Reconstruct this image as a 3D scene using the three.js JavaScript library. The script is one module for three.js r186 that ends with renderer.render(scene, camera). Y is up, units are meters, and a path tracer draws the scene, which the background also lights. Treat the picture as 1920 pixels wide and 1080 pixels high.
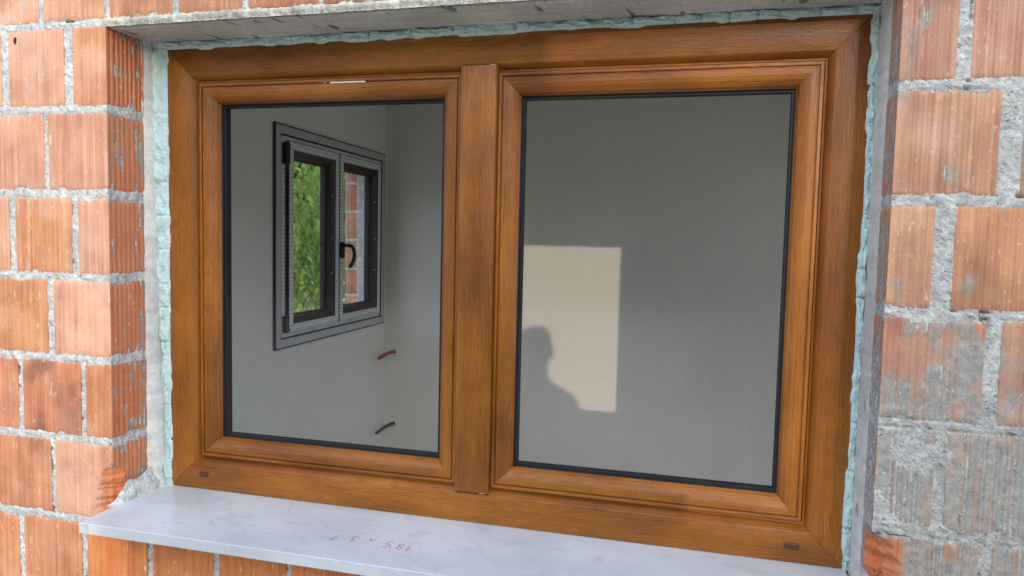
import * as THREE from 'three';
import { mergeGeometries, toCreasedNormals } from 'three/addons/utils/BufferGeometryUtils.js';
import { RoundedBoxGeometry } from 'three/addons/geometries/RoundedBoxGeometry.js';
import { MarchingCubes } from 'three/addons/objects/MarchingCubes.js';

// ───────────────────────── camera, sky, sun, exposure ─────────────────────────
const scene = new THREE.Scene();
const camera = new THREE.PerspectiveCamera(44.89, 16 / 9, 0.01, 2000);
camera.position.set(1.2896, 0.6612, 1.5254);
camera.rotation.order = 'YXZ';
camera.rotation.set(-0.06812, 0.24394, 0.02283);

const renderer = new THREE.WebGLRenderer({ antialias: true });
renderer.toneMapping = THREE.LinearToneMapping;
renderer.toneMappingExposure = 1.28;
renderer.shadowMap.enabled = true;

const SUNDIR = new THREE.Vector3(0.265, 0.175, 1).normalize();   // towards the low sun behind the photographer
const sun = new THREE.DirectionalLight(new THREE.Color(1.0, 0.86, 0.68), 0.88);
sun.target.position.set(0.8, 0.4, 0);
sun.position.copy(SUNDIR).multiplyScalar(30).add(sun.target.position);
sun.castShadow = true; sun.shadow.radius = 1.0; sun.shadow.mapSize.set(4096, 4096);
Object.assign(sun.shadow.camera, { left: -12, right: 12, top: 12, bottom: -12, near: 1, far: 80 });
sun.shadow.camera.updateProjectionMatrix();
scene.add(sun, sun.target);

{ // clear evening sky: pale horizon, blue zenith, broad glow round the low sun
  const w = 512, h = 256, a = new Float32Array(w * h * 4);
  for (let j = 0; j < h; j++) for (let i = 0; i < w; i++) {
    const th = ((j + 0.5) / h - 0.5) * Math.PI, ph = ((i + 0.5) / w - 0.5) * 2 * Math.PI;
    const y = Math.sin(th), c = Math.cos(th), x = c * Math.cos(ph), z = c * Math.sin(ph);
    const e = Math.max(y, 0), t = Math.pow(1 - e, 3);
    const mu = x * SUNDIR.x + y * SUNDIR.y + z * SUNDIR.z;
    const g = 2.6 * Math.exp((mu - 1) * 2.6);
    const k = (j * w + i) * 4;
    a[k] = 0.30 * (1 - t) + 0.60 * t + g * 1.04;
    a[k + 1] = 0.56 * (1 - t) + 0.80 * t + g * 1.00;
    a[k + 2] = 1.15 * (1 - t) + 1.15 * t + g * 0.92;
    a[k + 3] = 1;
  }
  const sky = new THREE.DataTexture(a, w, h, THREE.RGBAFormat, THREE.FloatType);
  sky.mapping = THREE.EquirectangularReflectionMapping; sky.magFilter = THREE.LinearFilter; sky.needsUpdate = true;
  scene.background = sky; scene.environment = sky;
}

// ───────────────────────── helpers ─────────────────────────
function rng(s) { return () => { s |= 0; s = s + 0x6D2B79F5 | 0; let t = Math.imul(s ^ s >>> 15, 1 | s); t = t + Math.imul(t ^ t >>> 7, 61 | t) ^ t; return ((t ^ t >>> 14) >>> 0) / 4294967296; }; }
function h2(i, j, s) { let n = Math.imul(i, 374761393) + Math.imul(j, 668265263) + Math.imul(s, 1274126177) | 0; n = Math.imul(n ^ n >>> 13, 1274126177); return ((n ^ n >>> 16) >>> 0) / 4294967296; }
function vn(x, y, s = 0) { // value noise 0..1
  const i = Math.floor(x), j = Math.floor(y); let u = x - i, v = y - j; u = u * u * (3 - 2 * u); v = v * v * (3 - 2 * v);
  const a = h2(i, j, s), b = h2(i + 1, j, s), c = h2(i, j + 1, s), d = h2(i + 1, j + 1, s);
  return a + (b - a) * u + (c - a) * v + (a - b - c + d) * u * v;
}
function fbm(x, y, o = 4, s = 0) { let a = 0, w = 0.5, t = 0; for (let k = 0; k < o; k++) { a += w * vn(x, y, s + k); t += w; x = x * 2.03 + 7.1; y = y * 2.03 + 3.7; w *= 0.5; } return a / t; }
const clamp = (x, a = 0, b = 1) => x < a ? a : x > b ? b : x;
const ss = (a, b, x) => { const t = clamp((x - a) / (b - a)); return t * t * (3 - 2 * t); };
const mix3 = (a, b, t) => [a[0] + (b[0] - a[0]) * t, a[1] + (b[1] - a[1]) * t, a[2] + (b[2] - a[2]) * t];
function tex(w, h, fn, { srgb = true, repeat = true } = {}) {
  const a = new Uint8Array(w * h * 4);
  for (let j = 0; j < h; j++) for (let i = 0; i < w; i++) {
    const c = fn((i + 0.5) / w, (j + 0.5) / h, i, j), k = (j * w + i) * 4;
    if (typeof c === 'number') { a[k] = a[k + 1] = a[k + 2] = clamp(c, 0, 255); } else { a[k] = clamp(c[0], 0, 255); a[k + 1] = clamp(c[1], 0, 255); a[k + 2] = clamp(c[2], 0, 255); }
    a[k + 3] = 255;
  }
  const t = new THREE.DataTexture(a, w, h, THREE.RGBAFormat);
  t.magFilter = THREE.LinearFilter; t.minFilter = THREE.LinearMipmapLinearFilter; t.generateMipmaps = true;
  if (srgb) t.colorSpace = THREE.SRGBColorSpace;
  t.wrapS = t.wrapT = repeat ? THREE.RepeatWrapping : THREE.ClampToEdgeWrapping; t.needsUpdate = true; return t;
}
// noise that tiles over the unit square
function tfbm(u, v, fx, fy, s, o = 4) { let a = 0, w = 0.5, t = 0; for (let k = 0; k < o; k++) {
  const X = u * fx, Y = v * fy, i = Math.floor(X), j = Math.floor(Y); let p = X - i, q = Y - j; p = p * p * (3 - 2 * p); q = q * q * (3 - 2 * q);
  const I = i % fx, J = j % fy, I1 = (i + 1) % fx, J1 = (j + 1) % fy;
  const A = h2(I, J, s + k), B = h2(I1, J, s + k), C = h2(I, J1, s + k), D = h2(I1, J1, s + k);
  a += w * (A + (B - A) * p + (C - A) * q + (A - B - C + D) * p * q); t += w; w *= 0.5; fx *= 2; fy *= 2; } return a / t; }
const std = o => new THREE.MeshStandardMaterial(o);
const lin = (r, g, b) => new THREE.Color().setRGB(r, g, b);
const used = {};
const numbered = n => { const k = used[n] = (used[n] ?? -1) + 1; return k ? n + '_' + String(k).padStart(3, '0') : n; };
function mesh(name, geo, mat, parent) { const m = new THREE.Mesh(geo, mat); m.name = name; m.castShadow = m.receiveShadow = true; parent.add(m); return m; }
function thing(name, label, category, pos = [0, 0, 0], group) {
  const g = new THREE.Group(); g.name = numbered(name); g.position.set(...pos); scene.add(g); g.userData = { label, category, kind: 'thing' }; if (group) g.userData.group = group; return g;
}
function struct(name, geo, mat, label, category) { const m = mesh(numbered(name), geo, mat, scene); m.userData = { kind: 'structure', label, category }; return m; }
function group(name, parent) { const g = new THREE.Group(); g.name = name; parent.add(g); return g; }
function box(x0, x1, y0, y1, z0, z1) { const g = new THREE.BoxGeometry(x1 - x0, y1 - y0, z1 - z0); g.translate((x0 + x1) / 2, (y0 + y1) / 2, (z0 + z1) / 2); return boxUV(g); }
function boxUV(g) { // uv in metres by the dominant normal
  const p = g.attributes.position, n = g.attributes.normal, uv = new Float32Array(p.count * 2);
  for (let i = 0; i < p.count; i++) { const ax = Math.abs(n.getX(i)), ay = Math.abs(n.getY(i)), az = Math.abs(n.getZ(i));
    if (az >= ax && az >= ay) { uv[2 * i] = p.getX(i); uv[2 * i + 1] = p.getY(i); } else if (ay >= ax) { uv[2 * i] = p.getX(i); uv[2 * i + 1] = p.getZ(i); } else { uv[2 * i] = p.getZ(i); uv[2 * i + 1] = p.getY(i); } }
  g.setAttribute('uv', new THREE.BufferAttribute(uv, 2)); return g;
}
function geoFrom(pos, idx, uv, col) { const g = new THREE.BufferGeometry(); g.setAttribute('position', new THREE.Float32BufferAttribute(pos, 3)); if (uv) g.setAttribute('uv', new THREE.Float32BufferAttribute(uv, 2)); if (col) g.setAttribute('color', new THREE.Float32BufferAttribute(col, 3)); g.setIndex(idx); g.computeVertexNormals(); return g; }

// ───────────────────────── layout (metres; frame front face is z = 0, its lower left corner the origin) ─────────────────────────
const W = 1.629, H = 1.1207, ZF = 0.147, XL = -0.043, XR = 1.640;
const HX0 = -0.49, HX1 = 3.16, GY = -0.85, TOPY = 2.15;      // outer house wall
const RX0 = -0.305, RX1 = 2.45, RZ0 = -2.0, RZ1 = -0.12, FY = -0.78, CY = 1.78;   // room
const J0 = 1.148, CO = 0.2;
// joints between blocks in each course: [x of joint centre, joint width]
const LEFTJ = { 1: [[-0.342, .024], [-0.152, .026]], 2: [[-0.412, .016], [-0.222, .012]], 3: [[-0.331, .020], [-0.142, .018]], 4: [[-0.410, .018], [-0.219, .018]], 5: [[-0.318, .015], [-0.127, .014]], 6: [[-0.412, .015], [-0.222, .013]] };
const RIGHTJ = { 1: [[1.741, .022], [1.935, .018]], 2: [[1.822, .036], [2.02, .018]], 3: [[1.729, .032], [1.925, .018]], 4: [[1.816, .024], [2.01, .018]], 5: [[1.746, .018], [1.94, .018]], 6: [[1.827, .02], [2.02, .018]] };
const bricks = [];   // {x0,x1,y0,y1,row,side,vis}
{
  const R = rng(5);
  const jy = k => J0 - CO * (k - 1);               // top joint of course k
  for (let k = -3; k <= 10; k++) {
    const y1 = jy(k) - 0.008 - R() * 0.002, y0 = Math.max(jy(k + 1) + 0.008 + R() * 0.002, GY);
    if (y1 - y0 < 0.03) continue;
    const runs = [];
    if (k >= 1 && k <= 6) { runs.push([HX0, XL, LEFTJ[k], 'L']); runs.push([XR, HX1, RIGHTJ[k], 'R']); }
    else if (k === 0) runs.push([HX0, HX1, [[-0.42, .015], [-0.229, .014], [-0.04, .016], [0.147, .017], [0.327, .016], [0.51, .012], [0.694, .014], [0.88, .015]], 'T']);
    else if (k === 7) runs.push([HX0, HX1, [[-0.326, .016], [-0.132, .016], [0.06, .016], [0.245, .016], [0.435, .014], [0.622, .016], [0.812, .015]], 'B']);
    else runs.push([HX0, HX1, [[HX0 + 0.1 + 0.09 * (k & 1), .016]], 'O']);
    for (const [a, b, js0, side] of runs) {
      const js = js0.slice(); let last = js[js.length - 1][0];
      while (last + 0.19 < b - 0.06) { last += 0.188 + R() * 0.005; js.push([last, .014 + R() * .005]); }
      let x = a;
      for (const [c, w] of [...js, [b, 0]]) { const e = c - w / 2; if (e - x > 0.025) bricks.push({ x0: x, x1: e, y0, y1, row: k, side, id: bricks.length, vis: e > -0.5 && x < 2.05 && k >= 0 && k <= 7 }); x = c + w / 2; }
    }
  }
}
// how much mortar is smeared over the face of the wall at (x, y)
function smear(x, y) {
  if (x > XR - 0.02) {
    const n = fbm(x * 26 + 3, y * 15, 4, 91), low = ss(0.60, 0.40, y + 0.10 * (vn(x * 9, y * 7, 55) - .5));
    const mid = ss(0.62, 0.40, y) * 0.30;
    return clamp(ss(0.62, 0.80, n + mid * 0.8) * 0.7 + low * (.42 + .58 * ss(0.28, 0.54, n + (y < 0.35 && y > 0.14 ? .16 : .02))));
  }
  return ss(0.70, 0.86, fbm(x * 40 + 9, y * 14, 4, 92)) * 0.5;
}
function smearReveal(z, y, left) { // z distance back from the face
  const n = fbm(z * 70, y * 22, 4, left ? 71 : 72);
  const edge = ss(0.075, 0.115, z + 0.03 * (vn(z * 30, y * 40, 73) - .5));
  return left ? clamp(ss(0.58, 0.72, n + edge * 0.14 + ss(.25, .0, y) * .04) * 0.85) : clamp(ss(0.42, 0.62, n + 0.1) * 0.85 + ss(.5, .3, y));
}

// ───────────────────────── materials ─────────────────────────
const UX0 = -0.6, UXW = 2.9, UY0 = -0.35, UYH = 1.9;     // the wall sheet: metres covered by the map
const REVL = 0.15, REVR = 0.60;                          // where on the sheet the two reveals are kept
const wallUV = (x, y) => [(x - UX0) / UXW, (y - UY0) / UYH];
const clay = [[206, 142, 101], [208, 152, 114], [205, 135, 98], [208, 145, 100], [210, 154, 120], [202, 134, 94]];
function brickBase(b) { return b.row === 7 && b.x1 > -0.1 ? [214, 132, 76] : clay[Math.floor(h2(b.id, 3, 17) * 6)]; }
function pickBrick(x, y) { for (const b of bricks) if (x >= b.x0 - .008 && x <= b.x1 + .008 && y >= b.y0 - .008 && y <= b.y1 + .008) return b; return null; }
const wallMap = (() => {
  const w = 2048, h = 1344, rowCache = new Map();
  return tex(w, h, (u, v) => {
    let x = UX0 + u * UXW, y = UY0 + v * UYH, b, sm, zone = 0, sd = 0;
    if (y > -0.03 && y < 1.14 && x > XL + 0.05 && x < XR - 0.05) {
      zone = x < 0.5 ? 1 : 2; const d = zone === 1 ? x - REVL : x - REVR;
      const key = zone + ':' + Math.floor((J0 - y) / CO); b = rowCache.get(key);
      if (b === undefined) { b = pickBrick(zone === 1 ? XL - 0.02 : XR + 0.02, y); if (b) rowCache.set(key, b); }
      sm = smearReveal(d, y, zone === 1); sd = 400;
    } else { b = x > 2.05 || y > 1.5 ? bricks[0] : pickBrick(x, y); sm = smear(x, y); }
    if (!b) b = bricks[0];
    let c = brickBase(b);
    const id = b.id + sd;
    // streaks left by the extruder, body mottling, scorch
    const st = fbm(x * 160 + id, y * 5, 3, 31) - .5, mo = fbm(x * 14 + id * 3, y * 14, 4, 32) - .5, fine = vn(x * 900, y * 500, 33) - .5;
    let k = 1 + st * 0.22 + mo * 0.22 + fine * 0.07;
    c = [c[0] * k, c[1] * (k + st * .05 + mo * .10), c[2] * (k + st * .05 + mo * .10)];
    const scorch = (b.row === 5 && b.x1 < -0.12 && b.x0 > -0.34 && !zone) ? 0.55 * ss(.35, .62, fbm(x * 12 + 3, y * 9, 3, 37)) : h2(b.id, 8, 4) > .7 ? 0.28 * ss(.5, .75, fbm(x * 9 + id, y * 9, 3, 38)) : 0;
    c = mix3(c, [120, 84, 66], scorch);
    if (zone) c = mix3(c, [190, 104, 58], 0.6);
    // lime scratches: short and upright
    const sc = vn(x * 420 + id * 5, y * 26, 41), sc2 = vn(x * 90, y * 40 + id, 42);
    c = mix3(c, [238, 214, 200], 0.75 * ss(.86, .97, sc) * ss(.52, .8, sc2) + 0.6 * ss(.78, .9, fbm(x * 220, y * 120, 2, 43)));
    c = mix3(c, [236, 196, 176], 0.35 * ss(.5, .8, fbm(x * 6, y * 7 + 4, 3, 46)) * (zone ? .2 : 1));
    { const hx = (x + .309) / .0055, hy = (y - 1.116) / .0075; c = mix3(c, [52, 24, 24], ss(1.25, .7, Math.hypot(hx, hy) + .5 * (vn(x * 300, y * 300, 48) - .5))); }   // nail hole, its dark inside painted into the colour
    // smeared mortar
    const gr = 150 + 46 * (fbm(x * 120, y * 120, 3, 44) - .5) + 30 * (vn(x * 700, y * 700, 45) - .5);
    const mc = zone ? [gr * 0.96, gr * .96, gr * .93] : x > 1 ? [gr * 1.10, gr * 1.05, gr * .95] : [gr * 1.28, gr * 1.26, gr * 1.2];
    { const dl = zone === 1 ? x - REVL : !zone && x < XL + .01 ? XL - x : 1, dr = zone === 2 ? x - REVR : !zone && x > XR - .01 ? x - XR : 1, wob = .022 * (fbm(x * 60, y * 60, 3, 49) - .5);
      const q = Math.max(ss(.042, .026, dl + wob) * ss(.088, .070, y + wob), ss(.060, .040, dr + wob) * ss(.140, .120, y + wob)); if (q > 0) { sm *= 1 - q; c = mix3(c, [216, 120, 66], .6 * q); } }
    c = mix3(c, mc, clamp(sm * ((x > 1 && !zone ? .80 : .62) + 1.1 * st + .25 * (fine + .5))));
    return c;
  }, { repeat: true });
})();
const roughBump = tex(512, 512, (u, v) => 255 * (0.55 * tfbm(u, v, 40, 40, 5, 4) + 0.45 * tfbm(u, v, 90, 90, 15, 2)), { srgb: false });
const M = {};
M.brick = std({ map: wallMap, roughness: 0.92 });
{
  const bm = roughBump.clone(); bm.repeat.set(9, 6); bm.needsUpdate = true; M.brick.bumpMap = bm; M.brick.bumpScale = 0.0009;
  const cm = tex(512, 512, (u, v) => { const n = tfbm(u, v, 24, 24, 61, 5), f = tfbm(u, v, 128, 128, 66, 2); const d = ss(.72, .84, tfbm(u, v, 60, 60, 68, 2)); const k = 200 + 74 * (n - .5) + 26 * (f - .5) - 60 * d; return [k * 1.01, k, k * .965]; });
  cm.repeat.set(4, 4); const b2 = roughBump.clone(); b2.repeat.set(6, 6); b2.needsUpdate = true;
  M.mortar = std({ map: cm, bumpMap: b2, bumpScale: 0.0028, roughness: 0.96, vertexColors: true });
  const c2 = tex(1024, 512, (u, v) => { const n = tfbm(u, v, 8, 8, 161, 5), s = tfbm(u, v, 6, 90, 163, 3), f = tfbm(u, v, 200, 100, 165, 2);
    const dx = u + v * .25, dk = ss(.74, .84, vn(dx * 60, v * 16 - u * 20, 167)) * ss(.5, .7, vn(u * 12, v * 5, 168));
    const k = 206 + 44 * (n - .5) + 30 * (s - .5) + 24 * (f - .5) - 75 * dk; return [k, k * .985, k * .93]; });
  M.concrete = std({ map: c2, bumpMap: b2, bumpScale: 0.002, roughness: 0.93 });
  const pl = tex(512, 512, (u, v) => { const k = 236 + 7 * (tfbm(u, v, 6, 6, 201, 4) - .5) + 5 * (tfbm(u, v, 64, 64, 205, 2) - .5); return [k, k * .972, k * .915]; });
  pl.repeat.set(.7, .7); const b3 = roughBump.clone(); b3.repeat.set(1.5, 1.5); b3.needsUpdate = true;
  M.plaster = std({ map: pl, bumpMap: b3, bumpScale: 0.0006, roughness: 0.95 });
}
{ // golden oak foil: grain runs along u (1.5 m), 0.25 m across v
  const wood = (u, v) => {
    const wp = tfbm(u, v, 5, 3, 301, 3), wq = tfbm(u, v, 11, 5, 305, 3);
    const ring = 0.5 + 0.5 * Math.sin((v * 34 + wp * 9 + wq * 5) * 6.283);
    const streak = tfbm(u, v, 8, 90, 311, 3), fine = tfbm(u, v, 48, 400, 315, 2), pore = ss(.72, .86, tfbm(u, v, 90, 330, 321, 1)), blot = tfbm(u, v, 7, 3, 325, 4), figure = ss(.50, .72, tfbm(u, v, 12, 4, 331, 3)), mott = tfbm(u, v, 40, 14, 335, 3);
    return { k: 1 + (streak - .5) * .05 + (fine - .5) * .20 + (blot - .5) * .16 + (mott - .5) * .12 + (ring - .5) * .11 * figure - pore * .15, hue: blot + (streak - .5) * .25, pore, fine, ring };
  };
  const wm = tex(1536, 512, (u, v) => { const q = wood(u, v); const c = mix3([126, 70, 16], [164, 102, 34], clamp(q.hue * 1.3 - .12)); return [c[0] * q.k, c[1] * q.k * (0.98), c[2] * q.k * .95]; });
  wm.repeat.set(1 / 1.5, 1 / 0.25);
  const wb = tex(1024, 512, (u, v) => 255 * clamp(.6 + (tfbm(u, v, 32, 330, 315, 2) - .5) * .5 - .5 * ss(.70, .85, tfbm(u, v, 80, 300, 321, 1))), { srgb: false });
  wb.repeat.set(1 / 1.0, 1 / 0.25);
  M.wood = new THREE.MeshPhysicalMaterial({ map: wm, bumpMap: wb, bumpScale: 0.00035, roughness: 0.40, specularIntensity: 0.75 });
}
M.oldRender = std({ map: M.concrete.map, color: lin(.28, .27, .20), roughness: .95 });
M.black = std({ color: lin(.004, .004, .005), roughness: .6,  });
M.glass = new THREE.MeshPhysicalMaterial({ color: 0xffffff, roughness: 0, transmission: 1, thickness: 0, ior: 1.32 });
M.brown = std({ color: lin(.055, .022, .012), roughness: .45 });
M.cap = std({ color: lin(.10, .035, .014), roughness: .4 });
M.white = std({ color: lin(.8, .8, .78), roughness: .5 });
{ const f = tex(256, 256, (u, v) => { const n = 8; const U = u * n, V = v * n, i = Math.floor(U), j = Math.floor(V); const a = U - i - .5 + .22 * ((j % 2) - .5), b = V - j - .5;
    const d = Math.max(Math.abs(a) * 1.3, Math.abs(b) * (1.2 + .8 * h2(i, j, 9))) < .26 ? 1 : 0; const k = 226 + 10 * (tfbm(u, v, 16, 16, 3, 3) - .5) - 86 * d; return [k, k, k * .98]; });
  f.repeat.set(1 / .13, 1 / .13); M.film = std({ map: f, roughness: .5 }); M.filmPlain = std({ color: lin(.50, .50, .49), roughness: .45 }); }
{ const mb = tex(2048, 512, (u, v) => { // marble, 1.7 m x 0.34 m
    const x = u * 1.7, y = v * .34; const wx = fbm(x * 5, y * 5, 4, 401) * .09, wy = fbm(x * 5 + 9, y * 5, 4, 405) * .09;
    const cl = fbm(x * 7 + wx * 5, y * 12 + wy * 5, 5, 411), cl2 = fbm(x * 22, y * 40 + wx * 20, 4, 416);
    const r1 = Math.abs(((x * 1.0 - y * 1.9) * 3.1 + fbm(x * 6, y * 6, 4, 421) * .9 + fbm(x * 30, y * 30, 3, 422) * .16) % 1 - .5) * .35, r2 = Math.abs(((x * 1.3 - y * 2.3) * 6.3 + fbm(x * 9, y * 9, 4, 427) * 1.4) % 1 - .5) * .3;
    let c = mix3([194, 196, 190], [216, 216, 208], cl * 1.5 - .2); c = mix3(c, [186, 184, 184], .45 * ss(.58, .8, cl2));
    c = mix3(c, [172, 166, 165], .32 * ss(.0075, .001, r1) * ss(.42, .6, fbm(x * 4, y * 6, 3, 431))); c = mix3(c, [190, 183, 180], .28 * ss(.016, .002, r2) * ss(.45, .62, fbm(x * 6 + 4, y * 8, 3, 435)));
    return c; });
  mb.repeat.set(1 / 1.7, 1 / .34); M.marble = new THREE.MeshPhysicalMaterial({ map: mb, roughness: .28 }); }
{ const fb = roughBump.clone(); fb.repeat.set(7, .35); fb.needsUpdate = true; M.foamBump = fb; }
M.foam = std({ bumpMap: M.foamBump, bumpScale: .003,  color: lin(.68, .85, .77), roughness: .8, vertexColors: false });
M.red = std({ color: lin(.32, .02, .02), roughness: .5 });
M.blue = std({ color: lin(.02, .03, .045), roughness: .5 });
M.pen = std({ color: lin(.50, .05, .10), roughness: .6 });
M.grass = std({ map: (() => { const t = tex(512, 512, (u, v) => { const k = tfbm(u, v, 8, 8, 501, 6), f = tfbm(u, v, 128, 128, 507, 2); const c = mix3([138, 132, 108], [196, 188, 164], clamp(k * 1.4 - .2)); const q = .8 + .4 * f; return [c[0] * q, c[1] * q, c[2] * q]; }); t.repeat.set(60, 60); return t; })(), roughness: 1 });
console.log('materials');

// ───────────────────────── setting ─────────────────────────
struct('ground', new THREE.CircleGeometry(150, 64).rotateX(-Math.PI / 2).translate(0, GY, 0), M.grass, 'pale gravelly yard round the house', 'ground');
struct('room_floor', box(RX0, RX1, FY - .1, FY, RZ0, RZ1), M.oldRender, 'bare concrete floor of the room', 'floor');
struct('room_ceiling', box(RX0 - .18, RX1 + .2, CY, CY + .2, RZ0 - .2, RZ1), M.plaster, 'white plastered ceiling of the room', 'ceiling');

// ───────────────────────── block wall ─────────────────────────
function brickGeometry(b, { zf = ZF, depth = 0.117, seed = 1, hi = true, ribL = 0, ribR = 0, chip = null, uvFix = null, ribs = null } = {}) {
  const R = rng(seed * 977 + 3), { x0, x1, y0, y1 } = b, w = x1 - x0;
  // grooves across the face
  const gr = []; const mL = .006 + R() * .016, mR = .006 + R() * .016; const per = ribs ? ribs.per : .0062 + R() * .0025, gd = ribs ? ribs.d : .0012 + R() * .0013;
  for (let a = mL; a < w - mR; a += per * (.75 + R() * .6)) if (R() > .12) gr.push([a, per * (.20 + .20 * R()), gd * (.4 + .9 * R())]);
  const rib = a => { let d = 0; for (const [c, s, q] of gr) { const t = Math.abs(a - c) / s; if (t < 1) d = Math.max(d, q * (1 - t * t)); } return d; };
  const rs = []; for (let a = .010; a < depth; a += .0125 + R() * .004) rs.push([a, .0032 + R() * .0015]);
  const sideRib = a => { let d = 0; for (const [c, s] of rs) { const t = Math.abs(a - c) / s; if (t < 1) d = Math.max(d, 1 - t * t); } return d; };
  const path = [], rc = .0022;                            // [x, z, nx, nz, side, along]
  const nS = hi && (ribL || ribR) ? 60 : 3, nF = hi ? Math.max(16, Math.round(w / .0014)) : 8;
  const nL = ribL ? nS : 3, nR = ribR ? nS : 3;
  for (let i = 0; i <= nL; i++) { const a = (depth - rc) * (1 - i / nL); path.push([x0 + ribL * sideRib(a), zf - rc - a, -1, 0, -1, a + rc]); }
  path.push([x0 + rc * .3, zf - rc * .3, -.7, .7, 0, 0]);
  for (let i = 0; i <= nF; i++) { const a = rc + (w - 2 * rc) * i / nF; path.push([x0 + a, zf - (hi ? rib(a) : 0), 0, 1, 0, a]); }
  path.push([x1 - rc * .3, zf - rc * .3, .7, .7, 0, w]);
  for (let i = 0; i <= nR; i++) { const a = (depth - rc) * i / nR; path.push([x1 - ribR * sideRib(a), zf - rc - a, 1, 0, 1, a + rc]); }
  const hgt = y1 - y0, ys = hi ? [0, .0015, .004, .009, .018, .034, .06, .085, hgt - .06, hgt - .034, hgt - .018, hgt - .009, hgt - .004, hgt - .0015, hgt] : [0, .003, hgt - .003, hgt];
  if (chip) for (let q = chip.y0 - y0; q < chip.y1 - y0; q += .003) ys.push(clamp(q, 0, hgt));
  const yy = [...new Set(ys.map(q => Math.round(clamp(q, 0, hgt) * 1e5) / 1e5))].sort((p, q) => p - q);
  const pos = [], uv = [], idx = [], n = path.length;
  const uvOf = (x, y, z, side, al) => { let U; if (uvFix) { U = wallUV(uvFix.x0 + clamp(x - x0, .002, uvFix.x1 - uvFix.x0 - .002), uvFix.y0 + clamp(y - y0, .002, uvFix.y1 - uvFix.y0 - .002)); }
    else if (side === 1 && ribR) U = wallUV(REVL + al, y); else if (side === -1 && ribL) U = wallUV(REVR + al, y); else U = wallUV(x, y); uv.push(U[0], U[1]); };
  for (const t of yy) for (const [x, z, nx, nz, side, al] of path) {
    const y = y0 + t, e = Math.min(t, hgt - t);
    let ins = hi ? (.0012 * (vn(x * 90 + seed, y * 90 + z * 90, 11) - .3) + .0022 * ss(.006, 0, e) + .007 * ss(.010, 0, e) * ss(.66, .85, vn(x * 45 + seed * 3, z * 45 + (t < e + 1e-6 ? 0 : 7), 12))) : .0012 * ss(.003, 0, e);
    let X = x - nx * ins, Z = z - nz * ins;
    if (chip) { // broken corner
      const cx = chip.side > 0 ? x1 : x0, sgn = chip.side;
      const q = clamp((y - chip.y0) / (chip.y1 - chip.y0)); let cut = chip.r * Math.pow(Math.sin(Math.PI * Math.pow(q, .6)), .3) * (.75 + .5 * fbm(y * 60, seed, 3, 21));
      if (q <= 0 || q >= 1) cut = 0;
      const d = (cx - X) * sgn + (zf - Z);                // distance inward along both faces
      if (cut > 0 && d < cut) { const push = (cut - d) * .5; X -= sgn * push * (1 + .3 * (vn(y * 200, X * 200, 22) - .5)); Z -= push * (1 + .5 * (vn(y * 160, Z * 200, 23) - .5)); }
    }
    pos.push(X, y, Z); uvOf(x, y, z, side, al);
  }
  for (let j = 0; j < yy.length - 1; j++) for (let i = 0; i < n - 1; i++) { const a = j * n + i; idx.push(a, a + 1, a + n, a + 1, a + n + 1, a + n); }
  for (const j of [0, yy.length - 1]) { // caps
    const base = pos.length / 3; for (let i = 0; i < n; i++) { const a = (j * n + i) * 3; pos.push(pos[a], pos[a + 1], pos[a + 2]); const u = (j * n + i) * 2; uv.push(uv[u], uv[u + 1]); }
    pos.push((x0 + x1) / 2, y0 + yy[j], zf - depth); const U = wallUV((x0 + x1) / 2, y0 + yy[j]); uv.push(U[0], U[1]);
    for (let i = 0; i < n - 1; i++) j ? idx.push(base + i, base + i + 1, base + n) : idx.push(base + i + 1, base + i, base + n);
  }
  return geoFrom(pos, idx, uv);
}
const wall = thing('block_wall', 'orange hollow clay block wall with grey mortar surrounding the brown window', 'wall');
{
  const donors = bricks.filter(b => b.vis && b.x1 < 0 && b.row > 0 && b.row < 7 && b.x1 - b.x0 > .15);
  for (const b of bricks) {
    if (b.row >= 1 && b.row <= 6 && b.x1 <= XL + .001 && b.x0 < HX0 + .02 && b.x1 - b.x0 < .03) continue;
    const ribR = b.side === 'L' && Math.abs(b.x1 - XL) < .001, ribL = b.side === 'R' && Math.abs(b.x0 - XR) < .001;
    const o = { seed: b.id + 1, hi: b.vis, depth: ribL ? .068 : .117, ribR: ribR ? (b.row === 1 ? .0032 : .0011) : 0, ribL: ribL ? .001 : 0 };
    if (b.row === 6 && ribR) o.chip = { side: 1, y0: b.y0 - .01, y1: .088, r: .05 };
    if (b.row === 6 && ribL) o.chip = { side: -1, y0: b.y0 - .01, y1: .135, r: .062 };
    if (!b.vis) o.uvFix = donors[b.id % donors.length];
    if (b.side === 'T') o.depth = .012 + .02;
    mesh('brick', brickGeometry(b, o), M.brick, wall);
  }
}
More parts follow.
